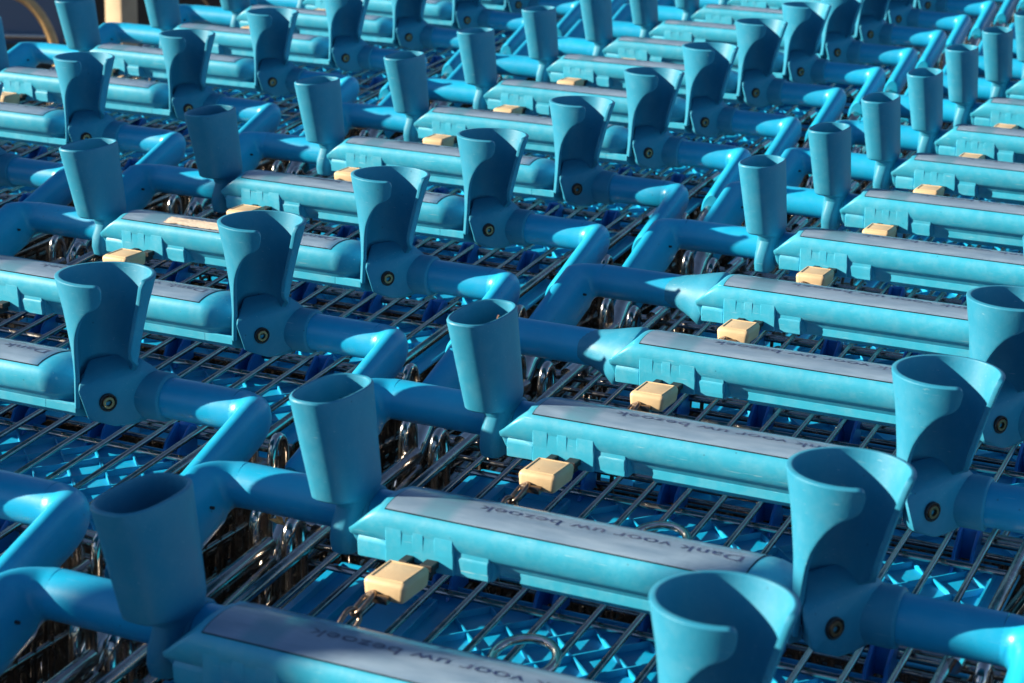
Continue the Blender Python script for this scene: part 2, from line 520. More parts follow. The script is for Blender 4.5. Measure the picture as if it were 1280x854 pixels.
# --- cream coin lock with its chain
bm = bmesh.new()
b2 = bmesh.new()
add_box(b2, -0.1170, -0.0890, -0.0725, -0.0400, -0.0235, -0.0105, 0.0034, 4)
b2.verts.ensure_lookup_table()
for v in b2.verts:                             # dished top, slight taper
    if v.co.z < -0.02:
        v.co.x = -0.103 + (v.co.x + 0.103) * 0.95
merge(bm, b2)
lock = P(finish(bm, 'coin_lock', M['cream'], root, 50))
lock.location = Z + Vector((0.0135, -0.0285, 0.0142))
bm = bmesh.new()
b2 = bmesh.new()
for rr in (0,):
    add_tube(b2, [(-0.1135, -0.0690, -0.0108), (-0.0925, -0.0690, -0.0108), (-0.0920, -0.0440, -0.0108), (-0.1140, -0.0440, -0.0108)], 0.0009, 6, closed=True)
merge(bm, b2)
finish(bm, 'lock_rim', M['cream'], lock, 50)
bm = bmesh.new()
add_box(bm, -0.1125, -0.0985, -0.0765, -0.070, -0.0235, -0.0185, 0.001, 2)
finish(bm, 'lock_plug', M['chain'], lock, 40)

def link_mesh(L=0.0185, Wd=0.0098, r=0.00165):
    bm = bmesh.new()
    pts = []
    h = (L - Wd) / 2
    for i in range(9):
        a = -PI / 2 + PI * i / 8
        pts.append((h + Wd / 2 * math.cos(a), Wd / 2 * math.sin(a), 0))
    for i in range(9):
        a = PI / 2 + PI * i / 8
        pts.append((-h + Wd / 2 * math.cos(a), Wd / 2 * math.sin(a), 0))
    add_tube(bm, pts, r, 8, closed=True)
    return bm
lk = None
cpos = [Vector((-0.1105, -0.0735, -0.0195)), Vector((-0.1130, -0.0875, -0.0262)), Vector((-0.1155, -0.0990, -0.0360)),
        Vector((-0.1175, -0.1060, -0.0480)), Vector((-0.1185, -0.1080, -0.0615)), Vector((-0.1190, -0.1075, -0.0750)), Vector((-0.1180, -0.1040, -0.0880))]
lmesh = None
for i in range(len(cpos) - 1):
    d_ = (cpos[i + 1] - cpos[i]).normalized()
    mid = (cpos[i] + cpos[i + 1]) / 2
    if lmesh is None:
        o = finish(link_mesh(), 'chain_link', M['chain'], lock, 60)
        lmesh = o.data
    else:
        o = bpy.data.objects.new('chain_link', lmesh); C.objects.link(o); o.parent = lock
    q = d_.to_track_quat('X', 'Z')
    o.rotation_mode = 'QUATERNION'
    o.rotation_quaternion = q @ Matrix.Rotation(PI / 2 * (i % 2) + 0.5, 3, 'X').to_quaternion()
    o.location = mid

# --- slim holder: tall pocket on a clamp around the bar
def sellipse(cx, cy, hx, hy, z, e=2.7, n=36):
    return [Vector((cx + hx * spow(math.cos(2 * PI * j / n), 2 / e), cy + hy * spow(math.sin(2 * PI * j / n), 2 / e), z)) for j in range(n)]
def pocket():
    bm = bmesh.new()
    top, bot = 0.0885, 0.0200
    def ctr(t): return (-0.1590 - 0.0048 * t, -0.0225 - 0.0105 * t)
    def siz(t): return (0.0163 + 0.0025 * t, 0.0288 + 0.0047 * t)
    rings = []
    # neck blending into the clamp
    for zz, cx, cy, hx, hy in ((-0.0215, -0.1605, -0.0130, 0.0070, 0.0130), (-0.0195, -0.1605, -0.0140, 0.0080, 0.0155), (-0.0120, -0.1605, -0.0150, 0.0083, 0.0172), (-0.003, -0.1600, -0.0145, 0.0086, 0.0172),
                               (0.0050, -0.1588, -0.0130, 0.0086, 0.0160), (0.0100, -0.1578, -0.0120, 0.0092, 0.0160), (0.0150, -0.1574, -0.0128, 0.0110, 0.0180), (0.0180, -0.1582, -0.0175, 0.0136, 0.0235), (0.0196, -0.1588, -0.0212, 0.0148, 0.0262), (0.0212, -0.1589, -0.0222, 0.0156, 0.0278)):
        rings.append(sellipse(cx, cy, hx, hy, zz, 2.9))
    for i in range(9):
        t = i / 8
        zz = bot + 0.0045 + (top - 0.0016 - bot - 0.0045) * t
        c, s_ = ctr(t), siz(t)
        rings.append(sellipse(c[0], c[1], s_[0], s_[1], zz))
    c, s_ = ctr(1), siz(1)
    th = 0.0030
    rings.append(sellipse(c[0], c[1], s_[0] - 0.0004, s_[1] - 0.0004, top - 0.0006))
    rings.append(sellipse(c[0], c[1], s_[0] - 0.0014, s_[1] - 0.0014, top))
    rings.append(sellipse(c[0], c[1], s_[0] - th + 0.0004, s_[1] - th + 0.0004, top - 0.0005))
    for i in range(5):
        t = 1 - i / 4
        c, s_ = ctr(t), siz(t)
        zz = bot + 0.010 + (top - 0.002 - bot - 0.010) * t
        rings.append(sellipse(c[0], c[1], s_[0] - th, s_[1] - th, zz))
    loft(bm, rings)
    return bm
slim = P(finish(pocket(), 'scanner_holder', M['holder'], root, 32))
bm = bmesh.new()
def clamp_profile(bm, xa, xb, r0):
    rings = []
    for x, r in ((xa, r0 - 0.0012), (xa + 0.0012, r0), (xb - 0.0012, r0), (xb, r0 - 0.0012)):
        rings.append([Vector((x, r * math.cos(a) - 0.001, r * math.sin(a))) for a in [2 * PI * j / 28 for j in range(28)]])
    loft(bm, rings)
clamp_profile(bm, -0.1695, -0.1480, 0.0178)
clamp = finish(bm, 'clamp_ring', M['holder'], slim, 40)
# inner divider of the pocket
box('pocket_divider', (-0.1745, -0.1530, -0.0285, -0.0265, 0.030, 0.070), M['holder'], slim, 0.0005, 1)

# --- boot shaped cup holder: open flaring shell on a faceted foot
def shell():
    bm = bmesh.new()
    TH = [(-0.004, 231), (0.010, 232), (0.030, 236), (0.040, 241), (0.050, 249), (0.058, 258), (0.065, 267), (0.070, 275), (0.0735, 283), (0.0755, 290), (0.0775, 295.5), (0.080, 299), (0.083, 300.5), (0.089, 300.5), (0.0915, 299), (0.0932, 296)]
    TR = [(-0.004, 75), (0.016, 70), (0.024, 40), (0.030, 5), (0.036, -8), (0.050, -8), (0.075, -6), (0.088, -8), (0.0918, -6), (0.0932, -3)]
    RR = [(-0.004, 0.0202), (0.020, 0.0206), (0.030, 0.0213), (0.040, 0.0225), (0.050, 0.0242), (0.060, 0.0260), (0.070, 0.0279), (0.080, 0.0303), (0.088, 0.0322), (0.0932, 0.0334)]
    zs = [-0.004, 0.004, 0.012, 0.020, 0.027, 0.034, 0.040, 0.045, 0.050, 0.054, 0.058, 0.0615, 0.065, 0.0675, 0.070, 0.0718, 0.0735, 0.0746, 0.0756, 0.0766, 0.0778, 0.079, 0.0805, 0.0825, 0.085, 0.0875, 0.089, 0.0904, 0.0915, 0.0924, 0.0932]
    NT = 56
    grid = []
    for zz in zs:
        t = (zz + 0.004) / 0.0972
        cx = 0.1536 + 0.0088 * t; cy = -0.0310 - 0.0070 * t
        r = interp(RR, zz); a0 = interp(TH, zz); a1 = interp(TR, zz)
        row = []
        for j in range(NT + 1):
            a = math.radians(a0 + (a1 - a0) * j / NT)
            row.append(bm.verts.new((cx + r * math.cos(a), cy + r * math.sin(a), zz + 0.0015 + 0.0033 * t)))
        grid.append(row)
    for i in range(len(zs) - 1):
        for j in range(NT):
            bm.faces.new((grid[i][j], grid[i][j + 1], grid[i + 1][j + 1], grid[i + 1][j]))
    bmesh.ops.recalc_face_normals(bm, faces=bm.faces)
    me = bpy.data.meshes.new('t'); bm.to_mesh(me); bm.free()
    o = bpy.data.objects.new('t', me); C.objects.link(o)
    md = o.modifiers.new('s', 'SOLIDIFY'); md.thickness = 0.0034; md.offset = 0.0; md.use_even_offset = True
    mb = o.modifiers.new('b', 'BEVEL'); mb.width = 0.0011; mb.segments = 2; mb.limit_method = 'ANGLE'; mb.angle_limit = math.radians(50)
    bpy.context.view_layer.update()
    ev = o.evaluated_get(bpy.context.evaluated_depsgraph_get())
    res = bpy.data.meshes.new_from_object(ev)
    bpy.data.objects.remove(o); bpy.data.meshes.remove(me)
    bm = bmesh.new(); bm.from_mesh(res); bpy.data.meshes.remove(res)
    return bm
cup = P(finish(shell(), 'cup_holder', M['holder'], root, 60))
bm = bmesh.new()
coll = []
for x in (0.1375, 0.1880):
    for j in range(24):
        a = 2 * PI * j / 24
        coll.append((x, 0.0182 * math.cos(a), 0.0182 * math.sin(a)))
rings = []
for x, r in ((0.1370, 0.0168), (0.1385, 0.0180), (0.1860, 0.0180), (0.1874, 0.0174), (0.1880, 0.0162)):
    rings.append([Vector((x, r * math.cos(2 * PI * j / 28), r * math.sin(2 * PI * j / 28))) for j in range(28)])
loft(bm, rings)
hull(bm, [(0.1460, -0.0535, 0.0150), (0.1715, -0.0130, 0.0200), (0.1705, -0.0135, -0.0150), (0.1520, -0.0500, -0.0080), (0.1620, -0.0310, -0.0170),
          (0.1375, -0.0330, 0.0150), (0.1385, -0.0260, -0.0130), (0.1440, -0.0180, -0.0205), (0.1650, -0.0120, -0.0205),
          (0.1395, -0.0300, 0.0300), (0.1560, -0.0080, 0.0320), (0.1680, -0.0060, 0.0285), (0.1400, 0.0080, 0.0160), (0.1760, 0.0060, 0.0165), (0.1400, 0.0080, -0.0160), (0.1760, 0.0060, -0.0165)], 0.0013, 2)
foot = finish(bm, 'holder_foot', M['holder'], cup, 48)
# recessed ring and socket screw
bm = bmesh.new()
def disc_tube(bm, c, nrm, prof, n=20):
    nrm = Vector(nrm).normalized()
    q = nrm.to_track_quat('Z', 'Y')
    rings = [[Vector(c) + q @ Vector((r * math.cos(2 * PI * j / n), r * math.sin(2 * PI * j / n), h)) for j in range(n)] for r, h in prof]
    loft(bm, rings)
SC, SN = (0.1602, -0.0368, 0.0024), (0.86, -0.50, 0.0)
disc_tube(bm, SC, SN, [(0.0066, -0.003), (0.0066, 0.0002), (0.0060, 0.0006), (0.0053, 0.0002), (0.0050, -0.0012)])
finish(bm, 'screw_seat', M['black'], cup, 40)
bm = bmesh.new()
disc_tube(bm, SC, SN, [(0.0048, -0.003), (0.0048, 0.0002), (0.0042, 0.0009), (0.0025, 0.0009), (0.0022, -0.0012)])
finish(bm, 'socket_screw', M['screw'], cup, 40)

# --- seat flap with ribs and clips, and the wires above it
SL = 0.10
def pz(y, off=0.0):                         # sloping plane of the flap and wires
    return -0.041 + SL * (y - 0.02) + off
bm = bmesh.new()
FO = -0.0225
hull(bm, [(x, y, pz(y, FO) + dz) for x in (-0.205, 0.205) for y in (-0.100, 0.042) for dz in (0, -0.0028)], 0.0008, 1)
flap = P(finish(bm, 'seat_flap', M['flap'], root, 30))
bm = bmesh.new()
def rib(bm, p, q, h, t=0.0016):
    p, q = Vector((*p, 0)), Vector((*q, 0))
    n_ = Vector((-(q - p).y, (q - p).x, 0)).normalized() * t / 2
    pts = []
    for e in (p, q):
        zb = pz(e.y, FO)
        for sg in (-1, 1):
            pts.append((e.x + sg * n_.x, e.y + sg * n_.y, zb - 0.0005))
            pts.append((e.x + sg * n_.x * 0.7, e.y + sg * n_.y * 0.7, zb + h))
    b2 = bmesh.new()
    vs = [b2.verts.new(v) for v in pts]
    for f in ((0, 1, 3, 2), (4, 6, 7, 5), (0, 4, 5, 1), (2, 3, 7, 6), (1, 5, 7, 3)):
        b2.faces.new([vs[i] for i in f])
    merge(bm, b2)
X0, X1, Y0, Y1 = -0.098, 0.190, -0.096, 0.036
st = 0.036
for sgn in (1, -1):
    k = -12
    while k < 16:
        # line x = c + sgn*(y - Y0)*1.05
        c = X0 + k * st
        ya, yb = Y0, Y1
        pts = []
        NN = 60
        inside = []
        for i in range(NN + 1):
            y = ya + (yb - ya) * i / NN
            x = c + sgn * (y - Y0) * 1.05
            if X0 <= x <= X1: inside.append((x, y))
        if len(inside) > 4:
            rib(bm, inside[0], inside[-1], 0.0042 if sgn > 0 else 0.0036)
        k += 1
for a, b in (((X0, Y0), (X0, Y1)), ((X1, Y0), (X1, Y1)), ((X0, Y1), (X1, Y1)), ((-0.195, Y1), (X0, Y1)), ((-0.195, Y0), (-0.195, Y1)), ((-0.168, 0.016), (-0.115, 0.016)), ((-0.168, -0.06), (-0.168, 0.016)), ((-0.115, -0.06), (-0.115, 0.016))):
    rib(bm, a, b, 0.0050, 0.0022)
o = finish(bm, 'flap_ribs', M['flap'], flap, 0)
o['kind'] = 'stuff'
# clips holding the flap to the cross rods
def clip_bm():
    bm = bmesh.new()
    for x in (-0.0062, 0.0062):
        hull(bm, [(x + d, y, z) for d in (-0.0012, 0.0012) for y, z in ((0.052, -0.060), (0.052, -0.040), (0.044, -0.036), (0.030, -0.047), (0.022, -0.062))], 0.0005, 1)
    hull(bm, [(x, y, z) for x in (-0.0055, 0.0055) for y, z in ((0.054, -0.060), (0.054, -0.039), (0.048, -0.036), (0.045, -0.038), (0.047, -0.060))], 0.0005, 1)
    return bm
cl = None
for x in (-0.117, -0.045, 0.027, 0.099, 0.168):
    if cl is None:
        o = finish(clip_bm(), 'flap_clip', M['clip'], flap, 40); cl = o.data
    else:
        o = bpy.data.objects.new('flap_clip', cl); C.objects.link(o); o.parent = flap
    o.location = (x, 0, 0)
# wires running front to back
wm = wm2 = None
xs = [-0.1875 + 0.0265 * i for i in range(15)]
for i, x in enumerate(xs):
    if wm is None:
        bm = bmesh.new(); add_tube(bm, [(0, 0.060, pz(0.060) - 0.004), (0, 0.052, pz(0.052)), (0, 0.02, pz(0.02)), (0, -0.06, pz(-0.06)), (0, -0.115, pz(-0.115))], 0.0022, 8)
        o = finish(bm, 'seat_wire', M['wire'], root, 60); wm = o.data
    else:
        o = bpy.data.objects.new('seat_wire', wm); C.objects.link(o); o.parent = root
    o.location = Z + Vector((x, 0, 0.0))
for s in (-1, 1):                               # thick outer wires
    if wm2 is None:
        bm = bmesh.new(); add_tube(bm, [(0, 0.064, pz(0.064) - 0.012), (0, 0.060, pz(0.060)), (0, 0.052, pz(0.052) + 0.002), (0, 0.02, pz(0.02) + 0.002), (0, -0.115, pz(-0.115) + 0.002)], 0.0040, 10)
        o = finish(bm, 'seat_edge_wire', M['wire'], root, 60); wm2 = o.data
    else:
        o = bpy.data.objects.new('seat_edge_wire', wm2); C.objects.link(o); o.parent = root
    o.location = Z + Vector((s * 0.2085, 0, 0))
for y, z, r in ((0.050, -0.0460, 0.0028), (0.063, -0.0480, 0.0028), (0.0545, -0.0580, 0.0022), (0.078, -0.0530, 0.0026)):
    P(tube('cross_rod', [(-0.243, y, z), (0.243, y, z)], r, M['wire'], root, n=10))
P(tube('cross_rod', [(-0.205, 0.012, -0.0505), (0.205, 0.012, -0.0505)], 0.0024, M['wire'], root, n=8))
# bent frame loops by the elbows
for s in (-1, 1):
    for x, y0, y1, zt, r in ((0.2570, 0.026, 0.042, -0.0285, 0.0038), (0.2300, 0.024, 0.042, -0.0330, 0.0044)):
        rr = (y1 - y0) / 2
        path = [(s * x, y0 - 0.010, -0.26)]
        for i in range(9):
            a = PI - PI * i / 8
            path.append((s * x, (y0 + y1) / 2 + rr * math.cos(a), zt - 0.014 + 0.014 * math.sin(a)))
        path.append((s * x, y1, -0.10))
        P(tube('frame_loop', path, r, M['chrome'], root, n=10))
    P(tube('frame_stub', [(s * 0.212, 0.060, -0.036), (s * 0.212, 0.032, -0.0375)], 0.0055, M['chrome'], root, n=12))
    P(tube('frame_tube', [(s * 0.248, 0.03, -0.052), (s * 0.246, -0.05, -0.058), (s * 0.2405, -0.165, -0.072)], 0.0055, M['wire'], root, n=10))
# hook ring lying on the wires
bm = bmesh.new()
pts = [(0.0195 * math.cos(2 * PI * i / 32), 0.0165 * math.sin(2 * PI * i / 32), 0) for i in range(32)]
add_tube(bm, pts, 0.0030, 12, closed=True)
o = finish(bm, 'hook_ring', M['chrome'], root, 60)
o.location = Z + Vector((-0.0125, -0.0720, -0.0395))
o.rotation_euler = (math.radians(20), math.radians(-6), math.radians(8))

# --- wire basket below, narrowing to the front so the carts nest
def bx(y): return 0.243 + 0.10 * y * 0.92       # half width
def ztop(y): return -0.066 + 0.085 * y
def zbot(y): return -0.52 - 0.17 * y
bm = bmesh.new()
YR, YF = 0.03, -0.72
def w6(a, b, r=0.0018): add_tube(bm, [a, b], r, 6)
for s in (-1, 1):
    for f in (0.0, 0.06, 0.12, 0.2, 0.30, 0.4, 0.5, 0.62, 0.75, 0.88, 1.0):
        def pt(y): return (s * bx(y) * (1 - 0.10 * f), y, ztop(y) + (zbot(y) - ztop(y)) * f)
        w6(pt(YR), pt(YF), 0.0038 if f in (0.0, 1.0) else 0.0022)
    for i in range(47):
        y = YR + (YF - YR) * i / 46
        w6((s * bx(y), y, ztop(y)), (s * bx(y) * 0.9, y, zbot(y)))
for i in range(27):
    t = -1 + 2 * i / 26
    w6((t * bx(YR) * 0.9, YR, zbot(YR)), (t * bx(YF) * 0.9, YF, zbot(YF)))
    w6((t * bx(YF) * 0.9, YF, zbot(YF)), (t * bx(YF), YF, ztop(YF)))
for i in range(22):
    y = YR + (YF - YR) * i / 21
    w6((-bx(y) * 0.9, y, zbot(y) - 0.003), (bx(y) * 0.9, y, zbot(y) - 0.003), 0.0026)
w6((-bx(YF), YF, ztop(YF)), (bx(YF), YF, ztop(YF)), 0.0038)
P(finish(bm, 'basket', M['wire'], root, 60))
# chassis and castors
bm = bmesh.new()
for s in (-1, 1):
    add_tube(bm, [(s * 0.2562, -0.185, -0.155), (s * 0.2540, -0.195, -0.20), (s * 0.2520, -0.190, -0.30), (s * 0.2500, -0.13, -0.56), (s * 0.2500, 0.03, -0.86), (s * 0.2450, -0.05, -0.885), (s * 0.205, -0.66, -0.850)], 0.010, 10)
add_tube(bm, [(-0.25, -0.10, -0.615), (0.25, -0.10, -0.615)], 0.009, 8)
add_tube(bm, [(-0.203, -0.655, -0.850), (0.203, -0.655, -0.850)], 0.009, 8)
P(finish(bm, 'chassis', M['wire'], root, 60))
castor_d = wheel_d = None
for x, y, zt in ((-0.245, 0.0, 0.136), (0.245, 0.0, 0.136), (-0.205, -0.64, 0.170), (0.205, -0.64, 0.170)):
    bm = bmesh.new()
    for d in (-0.017, 0.017):
        hull(bm, [(d + e, yy, zz) for e in (-0.0015, 0.0015) for yy, zz in ((-0.022, zt), (0.022, zt), (0.030, 0.055), (0.014, 0.055))])
    hull(bm, [(xx, yy, zz) for xx in (-0.0185, 0.0185) for yy in (-0.024, 0.024) for zz in (zt, zt - 0.004)])
    cst = finish(bm, 'castor', M['wire'], root, 40)
    cst.location = (x, y, 0)
    bm = bmesh.new()
    rings = []
    for xx, r in ((-0.014, 0.052), (-0.012, 0.058), (0.012, 0.058), (0.014, 0.052)):
        rings.append([Vector((xx, 0.022 + r * math.cos(2 * PI * j / 24), 0.0585 + r * math.sin(2 * PI * j / 24))) for j in range(24)])
    loft(bm, rings)
    finish(bm, 'wheel', M['grey'], cst, 40)

# ------------------------------------------------------------------ rows of nested carts
OFF = Vector((-0.1574, 0.0325, -0.003))
JIT = {(-2, -2): (-.9, -5.9, -2.2), (-2, -1): (1.1, .8, -3.2), (-2, 0): (.9, 1.5, -1.3), (-2, 1): (.4, 1.8, .6), (-2, 2): (-1.2, -.3, 3.4), (-2, 3): (-.3, 2.1, 3.5),
       (-1, -3): (-8, -5, 10.9), (-1, -2): (-3.2, -4, 5.9), (-1, -1): (-2.2, -3.6, .5), (-1, 0): (1.3, -2.5, -2.3), (-1, 1): (1.9, -.1, -3.5), (-1, 2): (7.1, 3.5, -8.3),
       (-1, 3): (6.6, 10.7, -4.8), (-1, 4): (4.7, 5.3, -1.2), (-1, 5): (3.1, 5.7, 3.4), (-1, 6): (2.7, 5.3, 1.5), (-1, 7): (-.7, 0, 1.2), (-1, 8): (-4.1, -4.2, 2.1), (-1, 9): (-9.2, -11.1, 2.2),
       (0, 0): (-3.8, 6.6, -1.5), (0, 1): (-.4, -1.9, 1.8), (0, 2): (1.7, 3.6, .7), (0, 3): (1.2, -.5, -.7), (0, 4): (-1.1, -4.2, -1.6), (0, 5): (1, -.3, -2.1), (0, 6): (4.3, 2.5, -3.2),
       (0, 7): (2.6, 1.9, -1.3), (0, 8): (.9, -.7, -1.3), (0, 9): (-3.5, -3.7, .9), (0, 10): (-2.9, -3.3, -.1)}
LAST = {-1: (-9.2, -11.1, 2.2), 0: (-2.9, -3.3, -.1), -2: (-.3, 2.1, 3.5)}
FIRST = {-1: (-8, -5, 6), 0: (-3.8, 2, -1.5), -2: (-.9, -4, -2.2)}
def origin(r, k):
    v = Vector((0, 0.2 * k, 0))
    if r == -1: v += Vector((-0.57683 - 0.004506 * k, 0.73739 + 0.010359 * k, 0))
    if r == -2: v += Vector((-1.19321 - 0.009161 * k, 1.53832 + 0.014136 * k, 0))
    j = JIT.get((r, k)) or (LAST[r] if k > 3 else FIRST[r])
    return v + Vector(j) / 1000 + OFF
RANGES = {0: range(-1, 14), -1: range(-5, 14), -2: range(-5, 8)}
ROWTXT = {0: 'blue shopping cart nested in the row farthest from the gold hoop railing', -1: 'blue shopping cart nested in the middle of the three rows of carts',
          -2: 'blue shopping cart nested in the row beside the gold hoop railing'}
GROUP = {0: 'carts in the row farthest from the railing', -1: 'carts in the middle row', -2: 'carts in the row beside the railing'}
def kids(o): return [c for c in bpy.data.objects if c.parent == o]
tree = [(c, [(g_, None) for g_ in kids(c)]) for c in kids(root)]
def copy_cart():
    r = root.copy(); C.objects.link(r)
    out = {}
    for c, subs in tree:
        c2 = c.copy(); C.objects.link(c2); c2.parent = r
        out.setdefault(c.name.split('.')[0], []).append(c2)
        for g_, _ in subs:
            g2 = g_.copy(); C.objects.link(g2); g2.parent = c2
            out.setdefault(g_.name.split('.')[0], []).append(g2)
    return r, out
# third level exists only under the label strip: flatten it as sub-parts of the housing
for nm in ('lettering',):
    o = bpy.data.objects[nm]; o.parent = housing
tree = [(c, [(g_, None) for g_ in kids(c)]) for c in kids(root)]
rnd = random.Random(4)
first = True
CARTS = {}
for r, rng in RANGES.items():
    for k in rng:
        if first:
            ro, parts = root, {}
            for c, subs in tree:
                parts.setdefault(c.name.split('.')[0], []).append(c)
                for g_, _ in subs: parts.setdefault(g_.name.split('.')[0], []).append(g_)
            first = False
            ROOTPARTS = parts
        else:
            ro, parts = copy_cart()
        p = origin(r, k)
        ro.location = (p.x, p.y, max(-0.004, min(0.006, p.z + 0.003)))
        ro['label'] = ROWTXT[r]
        ro['category'] = 'shopping cart'
        ro['group'] = GROUP[r]
        for nm, amp in (('scanner_holder', 1.2), ('cup_holder', 1.0)):
            for o_ in parts[nm]: o_.rotation_euler.x = math.radians(rnd.uniform(-amp, amp))
        CARTS[(r, k)] = (ro, parts)
def drop(parts, *names):
    for nm in names:
        for o in parts.get(nm, []):
            bpy.data.objects.remove(o)
        parts[nm] = []

# ---- two carts whose slim holder has broken off: only the sleeve is left
def sleeve_bm():
    bm = bmesh.new()
    rings = []
    n = 28
    for x, r, sl in ((-0.1985, 0.0151, 0.0), (-0.190, 0.0158, 0.002), (-0.178, 0.0188, 0.006), (-0.166, 0.0232, 0.012), (-0.158, 0.0262, 0.018), (-0.1555, 0.0262, 0.020), (-0.1540, 0.0245, 0.021)):
        rings.append([Vector((x + 0.0155 + sl * (0.1 + (0.40 if math.sin(a) > 0 else 0.55) * math.sin(a)), r * math.cos(a) - (r - 0.015) * 0.8, r * math.sin(a) * (0.95 if math.sin(a) > 0 else 0.9))) for a in [2 * PI * j / n for j in range(n)]])
    loft(bm, rings)
    return bm
sl_mesh = None
for key in ((0, 3), (0, 4)):
    ro, parts = CARTS[key]
    drop(parts, 'clamp_ring', 'pocket_divider', 'scanner_holder')
    if sl_mesh is None:
        o = finish(sleeve_bm(), 'bare_sleeve', M['holder'], ro, 40); sl_mesh = o.data
    else:
        o = bpy.data.objects.new('bare_sleeve', sl_mesh); C.objects.link(o); o.parent = ro
    o.location = Z
    ro['label'] = 'blue shopping cart whose slim scanner holder is broken off, bare sleeve left on bar'
    ro['group'] = 'carts without a slim holder'

# ---- marks that single carts carry
ro, parts = CARTS[(-1, 3)]
bm = bmesh.new()
hull(bm, [(-0.1478, -0.036, 0.062), (-0.1478, -0.027, 0.064), (-0.1474, -0.030, 0.069), (-0.1500, -0.036, 0.062), (-0.1500, -0.027, 0.064), (-0.1500, -0.030, 0.069)])
finish(bm, 'torn_hole', M['black'], parts['scanner_holder'][0], 0)
ro['label'] = 'blue shopping cart in the middle row with a black hole in its slim holder'
del ro['group']
ro, parts = CARTS[(-1, 0)]
bm = strip(-0.075, 0.005, 0.003, 0.016, 0.0011, ny=6, nx=18)
rr = random.Random(7)
for v in bm.verts:
    v.co.y += rr.uniform(-0.0016, 0.0016); v.co.z += rr.uniform(0, 0.0009)
finish(bm, 'peeled_label', M['peel'], parts['handle_housing'][0], 60)
ro['label'] = 'blue shopping cart in the middle row with a torn, peeled patch on its label'
del ro['group']
# ---- litter: a brown scrap in one slim holder, a dry leaf caught on the wires
brown = plastic('brown_card', (0.16, 0.085, 0.06), rough=0.7, mottle=0.2, chalk=0.1, chalk_col=(0.3, 0.2, 0.15))
p0 = CARTS[(0, 2)][0].location + Z
bm = bmesh.new()
hull(bm, [(-0.0045, -0.010, -0.018), (-0.0035, -0.010, -0.018), (0.0015, 0.012, 0.016), (0.0025, 0.012, 0.016), (-0.0045, 0.000, -0.022), (0.0040, 0.016, 0.012), (-0.0035, -0.006, -0.014)])
o = finish(bm, 'card_scrap', brown, None, 30)
o.location = p0 + Vector((-0.1612, -0.030, 0.066))
o['label'] = 'brown card scrap stuck in a slim blue holder'; o['category'] = 'scrap'
leafm = plastic('dry_leaf', (0.42, 0.24, 0.08), rough=0.8, mottle=0.3, chalk=0.2, chalk_col=(0.6, 0.45, 0.25))
p0 = CARTS[(0, 1)][0].location + Z
bm = bmesh.new()
rl = random.Random(3)
for i in range(7):
    a = i * 0.9 + rl.uniform(-0.3, 0.3)
    L_ = rl.uniform(0.007, 0.012)
    d0 = Vector((math.cos(a), math.sin(a), rl.uniform(0.1, 0.7)))
    sd = Vector((-d0.y, d0.x, 0)).normalized() * rl.uniform(0.0015, 0.003)
    q = [Vector((0, 0, 0)), d0 * L_ * 0.5 + sd, d0 * L_, d0 * L_ * 0.5 - sd + Vector((0, 0, 0.002))]
    v4 = [bm.verts.new(x) for x in q]
    bm.faces.new(v4[:3]); bm.faces.new((v4[0], v4[2], v4[3]))
o = finish(bm, 'dry_leaf', leafm, None, 0)
o.location = p0 + Vector((-0.2440, 0.0440, -0.0430))
o['label'] = 'small curled dry brown leaf caught on the wires under a handle bar'; o['category'] = 'leaf'

# ---- each cart told by its place after a cart that one can find
ORD = ['', 'first', 'second', 'third', 'fourth', 'fifth', 'sixth', 'seventh', 'eighth', 'ninth', 'tenth', 'eleventh', 'twelfth', 'thirteenth']
for (r, k), (ro, parts) in CARTS.items():
    if r == 0 and k not in (3, 4):
        ro['label'] = ('blue shopping cart, %s behind the two that lack their slim holder' % ORD[k - 4]) if k > 4 else ('blue shopping cart, %s in front of the two that lack their slim holder' % ORD[3 - k])
        ro['group'] = GROUP[0]
    if r == -1 and k not in (0, 3):
        ro['label'] = 'blue cart in the middle row, %s %s the one with peeled label' % (ORD[abs(k)], 'behind' if k > 0 else 'in front of')
CARTS[(0, 3)][0]['label'] = 'front one of two adjacent blue carts with the slim holder broken off'
CARTS[(0, 4)][0]['label'] = 'rear one of two adjacent blue carts with the slim holder broken off'

# ------------------------------------------------------------------ behind the rows: hoop railing, post, parked car
gold = metal('gold_painted_tube', (0.62, 0.40, 0.18), 0.42, 0.2, 60, metallic=0.2)
hd = Vector((0.903, 0.429, 0)).normalized()
hr = bpy.data.objects.new('hoop_railing', None); C.objects.link(hr)
hb = Vector((-3.075, 3.505, 0))
hr.location = hb
hr['label'] = 'gold painted hoop railing standing beside the cart rows, before the dark car'
hr['category'] = 'railing'
hoopr = 0.20
pts = [hd * 0.012 + Vector((0, 0, -0.02)), hd * 0.012 + Vector((0, 0, 0.40))]
for i in range(15):
    a = PI * 0.5 * i / 14
    pts.append(hd * (-0.118 + 0.130 * math.cos(a)) + Vector((0, 0, 0.585 + 0.200 * math.sin(a))))
for i in range(1, 15):
    a = PI * 0.5 * (1 - i / 14)
    pts.append(hd * (-0.62 - 0.130 * math.cos(a)) + Vector((0, 0, 0.585 + 0.200 * math.sin(a))))
pts.append(hd * -0.75 + Vector((0, 0, -0.02)))
tube('hoop', pts, 0.0135, gold, hr, n=14)
pts2 = [p + Vector((0.03, 0.09, 0.012)) for p in pts]
tube('rear_hoop', pts2, 0.0135, gold, hr, n=14)
